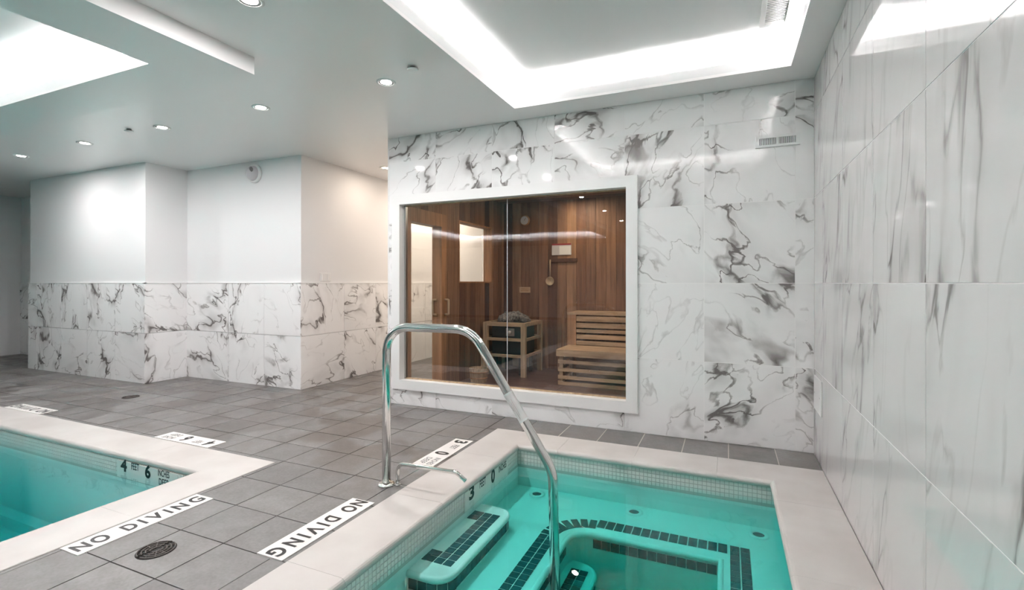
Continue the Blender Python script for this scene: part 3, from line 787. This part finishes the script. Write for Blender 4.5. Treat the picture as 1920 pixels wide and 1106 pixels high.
# side window to the corridor
w2 = S(empty('window_2', (0, 0, 0)), 'small square window in the cedar side wall of the sauna')
a, b, c, d = WIN
for r in ((a, a + .018, c, d), (b - .018, b, c, d), (a + .018, b - .018, d - .018, d), (a + .018, b - .018, c, c + .018)):
    box(XS - .002, SX0 + .004, r[0], r[1], r[2], r[3]).build('window_frame', 'jamb', w2)
box(XS + .02, XS + .026, a + .018, b - .018, c + .018, d - .018).build('pane', 'doorglass', w2)
# door to the corridor
dr_ = S(empty('door_1', (0, 0, 0)), 'glass sauna door in a cedar frame with wooden pull handles')
a, b, c, d = DOOR
for r in ((a, a + .065, c, d), (b - .105, b, c, d), (a + .065, b - .105, d - .145, d)):
    box(XS, SX0 + .008, r[0], r[1], r[2], r[3]).build('door_frame', 'jamb', dr_)
box(XS, SX0 + .004, a + .065, b - .105, 0.0, c + .02).build('threshold', 'jamb', dr_)
box(SX0 - .045, SX0 - .037, a + .067, b - .107, c + .022, d - .147).build('pane', 'doorglass', dr_)
for sx, yy in ((1, b - .035), (-1, b - .12)):
    h = MB().tube(fillet([(0, 0, -.085), (sx * .05, 0, -.085), (sx * .05, 0, .085), (0, 0, .085)], [.012, .012], 4), .013, 8)
    h.build('handle', 'aspenv', dr_, (SX0 + .008 if sx > 0 else SX0 - .05, yy, .925))

# ------------------------------------------------------------------ sauna contents
ht = empty('sauna_heater', (-2.65, 6.10, 0), 'black sauna heater heaped with stones inside a pale wood guard', 'heater')
hx, hy = .30, .32
for sx in (-1, 1):
    for sy in (-1, 1): cbox('guard_post', 'aspenv', (.062, .05, .69), (sx * (hx - .031), sy * (hy - .025), .345), ht)
for z, h in ((.668, .05), (.472, .035), (.262, .035)):
    for sy in (-1, 1): cbox('guard_rail', 'aspen', (2 * hx - .124, .03, h), (0, sy * (hy - .02), z), ht)
    for sx in (-1, 1): cbox('guard_rail', 'aspen', (.03, 2 * hy - .10, h), (sx * (hx - .02), 0, z), ht)
bd = cbox('heater_body', 'iron', (.44, .44, .42), (0, 0, .46), ht, bevel=.012)
for sx in (-1, 1):
    for sy in (-1, 1): cbox('foot', 'iron', (.04, .04, .25), (sx * .18, sy * .18, .125), ht)
cbox('control_panel', 'steel', (.12, .012, .10), (.05, -.226, .0 + .10), bd)
MB().lathe([(0, -.03), (.022, -.026), (.022, 0)], (.05, -.232, .10), 14, axis='y').build('dial', 'plastic', bd)
random.seed(5)
stones = []
for k in range(3):
    r = .045 + .01 * k; bm = bmesh.new(); bmesh.ops.create_icosphere(bm, subdivisions=2, radius=r)
    for vv in bm.verts: vv.co *= random.uniform(.82, 1.12); vv.co.z *= .75
    me = bpy.data.meshes.new('heater_stone'); bm.to_mesh(me); bm.free(); me.materials.append(M['stone']); stones.append(me)
for k in range(40):
    a = random.uniform(0, 2 * PI); r = .2 * math.sqrt(random.random()); h = .69 + .10 * (1 - (r / .21) ** 2) * random.uniform(.55, 1)
    link('heater_stone', random.choice(stones), ht, (r * math.cos(a), r * math.sin(a), h), (random.random() * 3, random.random() * 3, random.random() * 3))
bk = empty('water_bucket', (-2.78, 5.33, 0), 'round wooden sauna bucket on the floor beside the heater', 'bucket')
for k in range(14):
    a0, a1 = 2 * PI * k / 14 + .012, 2 * PI * (k + 1) / 14 - .012
    q = []
    for z, ro in ((0, .098), (.17, .118)):
        for rr in (ro, ro - .014):
            for a in (a0, a1): q.append((rr * math.cos(a), rr * math.sin(a), z))
    MB().add(q, [(0, 1, 5, 4), (1, 3, 7, 5), (3, 2, 6, 7), (2, 0, 4, 6), (4, 5, 7, 6), (0, 2, 3, 1)]).build('stave', 'aspenv', bk)
for z, r in ((.045, .105), (.118, .114)): MB().lathe([(r, 0), (r + .003, .001), (r + .004, .014), (r + .001, .015)], (0, 0, z), 28, caps=False).build('hoop', 'jamb', bk)
MB().lathe([(0, .012), (.09, .012)], seg=20, caps=False).build('bucket_floor', 'aspenv', bk)
ld = empty('dipping_spoon', (-2.74, 5.30, .02), 'short wooden spoon standing upright in the sauna bucket', 'spoon')
MB().tube([(0, 0, 0), (.012, 0, .12), (.02, 0, .2), (.025, 0, .26), (.028, 0, .30), (.03, 0, .325)], [.012, .013, .012, .016, .024, .014], 12).build('spoon_handle', 'aspenv', ld)
MB().lathe([(0, -.012), (.03, -.008), (.038, .01), (.034, .012), (.026, 0), (0, -.004)], (0, 0, .012), 18, caps=False).build('spoon_bowl', 'aspenv', ld)
# benches
lb = empty('sauna_bench', (-.78, 5.52, 0), 'low pale wood sauna bench with slatted front', 'bench', 'two tier sauna benches')
bw = 1.07
for k in range(5): cbox('seat_slat', 'aspen', (2 * bw, .094, .028), (0, .05 + .0975 * k, .406), lb)
cbox('seat_front', 'aspen', (2 * bw, .026, .075), (0, .012, .382 - .002), lb)
for z in (.275, .182, .092, .022): cbox('front_slat', 'aspen', (2 * bw - .03, .02, .040), (0, .034, z), lb)
for z in (.275, .182, .092, .022): cbox('end_slat', 'aspen', (.02, .42, .040), (-bw + .012, .27, z), lb)
for x in (-bw + .045, .0, bw - .045):
    for y in (.07, .45): cbox('leg', 'aspenv', (.045, .045, .34), (x, y, .17), lb)
ub = empty('sauna_bench', (-.80, 6.02, 0), 'high pale wood sauna bench behind the low one with slatted riser', 'bench', 'two tier sauna benches')
for k in range(5): cbox('seat_slat', 'aspen', (2 * bw, .094, .028), (0, .05 + .0975 * k, .816), ub)
for z0_, z1_ in ((.72, .785), (.64, .70), (.58, .62), (.50, .555), (.425, .475), (.33, .39), (.23, .29), (.13, .19), (.03, .09)): cbox('riser_slat', 'aspen', (2 * bw - .12, .022, z1_ - z0_), (.06, .014, (z0_ + z1_) / 2), ub)
cbox('end_panel', 'jamb', (.028, .46, .80), (-bw + .014, .25, .40), ub)
cbox('corner_post', 'jamb', (.09, .03, .80), (-bw + .07, .018, .40), ub)
for x in (0, bw - .05): cbox('leg', 'aspenv', (.045, .045, .80), (x, .42, .40), ub)
# things on the sauna back wall
YW = SY1
c = empty('wall_thermometer', (-2.665, YW, 2.10), 'round pale dial on the cedar wall above the heater', 'thermometer')
MB().lathe([(0, -.022), (.06, -.022), (.072, -.018), (.075, 0)], seg=30, axis='y').build('case', 'jamb', c)
MB().lathe([(0, -.0232), (.060, -.0232)], seg=30, axis='y', caps=False).build('dial', 'signgrey', c)
cbox('needle', 'black', (.004, .002, .045), (.008, -.0245, .018), c, (0, .6, 0))
sg = empty('notice_sign', (-2.115, YW, 1.672), 'white framed notice with dark red top band on cedar wall', 'sign')
box(-.14, .14, -.012, 0, -.08, .08).build('board', 'signgrey', sg)
box(-.14, .14, -.0135, -.012, .058, .08).build('top_band', 'red', sg)
box(-.03, .138, -.0135, -.012, -.072, .045).build('notice_paper', 'white', sg)
sh = empty('ladle_rack', (-2.09, YW, 1.52), 'dark wooden rail with a peg under the white notice', 'rack')
cbox('rail', 'cedar', (.40, .022, .05), (0, -.011, 0), sh)
MB().lathe([(.006, 0), (.008, -.04)], (-.181, -.022, 0), 10, axis='y').build('peg', 'aspenv', sh)
la = empty('wooden_ladle', (-2.271, YW - .042, 1.23), 'pale wooden ladle hanging on the cedar wall', 'ladle')
MB().tube([(0, 0, .06), (0, 0, .2), (0, 0, .30)], [.011, .010, .013], 10).build('ladle_handle', 'aspenv', la)
MB().lathe([(.0, .022), (.045, .012), (.062, -.012), (.058, -.014), (.042, .004), (0, .012)], seg=24, axis='y', caps=False).build('ladle_bowl', 'aspenv', la)
pq = empty('wood_plaque', (-2.665, YW, 1.105), 'small pale wooden plaque with two dark lines above the heater', 'sign')
box(-.083, .083, -.012, 0, -.041, .041).build('board', 'aspen', pq)
for z in (-.012, .014): box(-.062, .062, -.0128, -.012, z - .006, z + .006).build('printed_line', 'jamb', pq)
sl_ = empty('sauna_lamp', (-1.80, 6.10, SZ - .012), 'small bright downlight set in the sauna ceiling', 'ceiling light')
MB().lathe([(.05, 0), (.05, -.006), (.038, -.008)], seg=24, caps=False).build('trim_ring', 'plastic', sl_)
MB().lathe([(0, -.005), (.038, -.005)], seg=24, caps=False).build('lens', 'warmlens', sl_)
for q in ((0, 0), (1.2, -.9), (-.4, -1.0)):  # first is the visible lamp, the others are added to brighten the sauna
    lg = bpy.data.lights.new('sauna_lamp_light', 'AREA'); lg.shape = 'DISK'; lg.size = .1; lg.energy = SAUNA / 3; lg.color = (1, .82, .62)
    lo = bpy.data.objects.new('sauna_lamp_light', lg); COL.objects.link(lo); lo.parent = sl_; lo.location = (q[0], q[1], -.02)
for q in ((1.2, -.9), (-.4, -1.0)):  # fittings for the two added lamps, out of sight
    t = empty('sauna_lamp', (-1.80 + q[0], 6.10 + q[1], SZ - .012), 'added unseen downlight in the sauna ceiling above the window head', 'ceiling light', 'added sauna downlights')
    MB().lathe([(.05, 0), (.05, -.006), (.038, -.008)], seg=24, caps=False).build('trim_ring', 'plastic', t)
    MB().lathe([(0, -.005), (.038, -.005)], seg=24, caps=False).build('lens', 'warmlens', t)
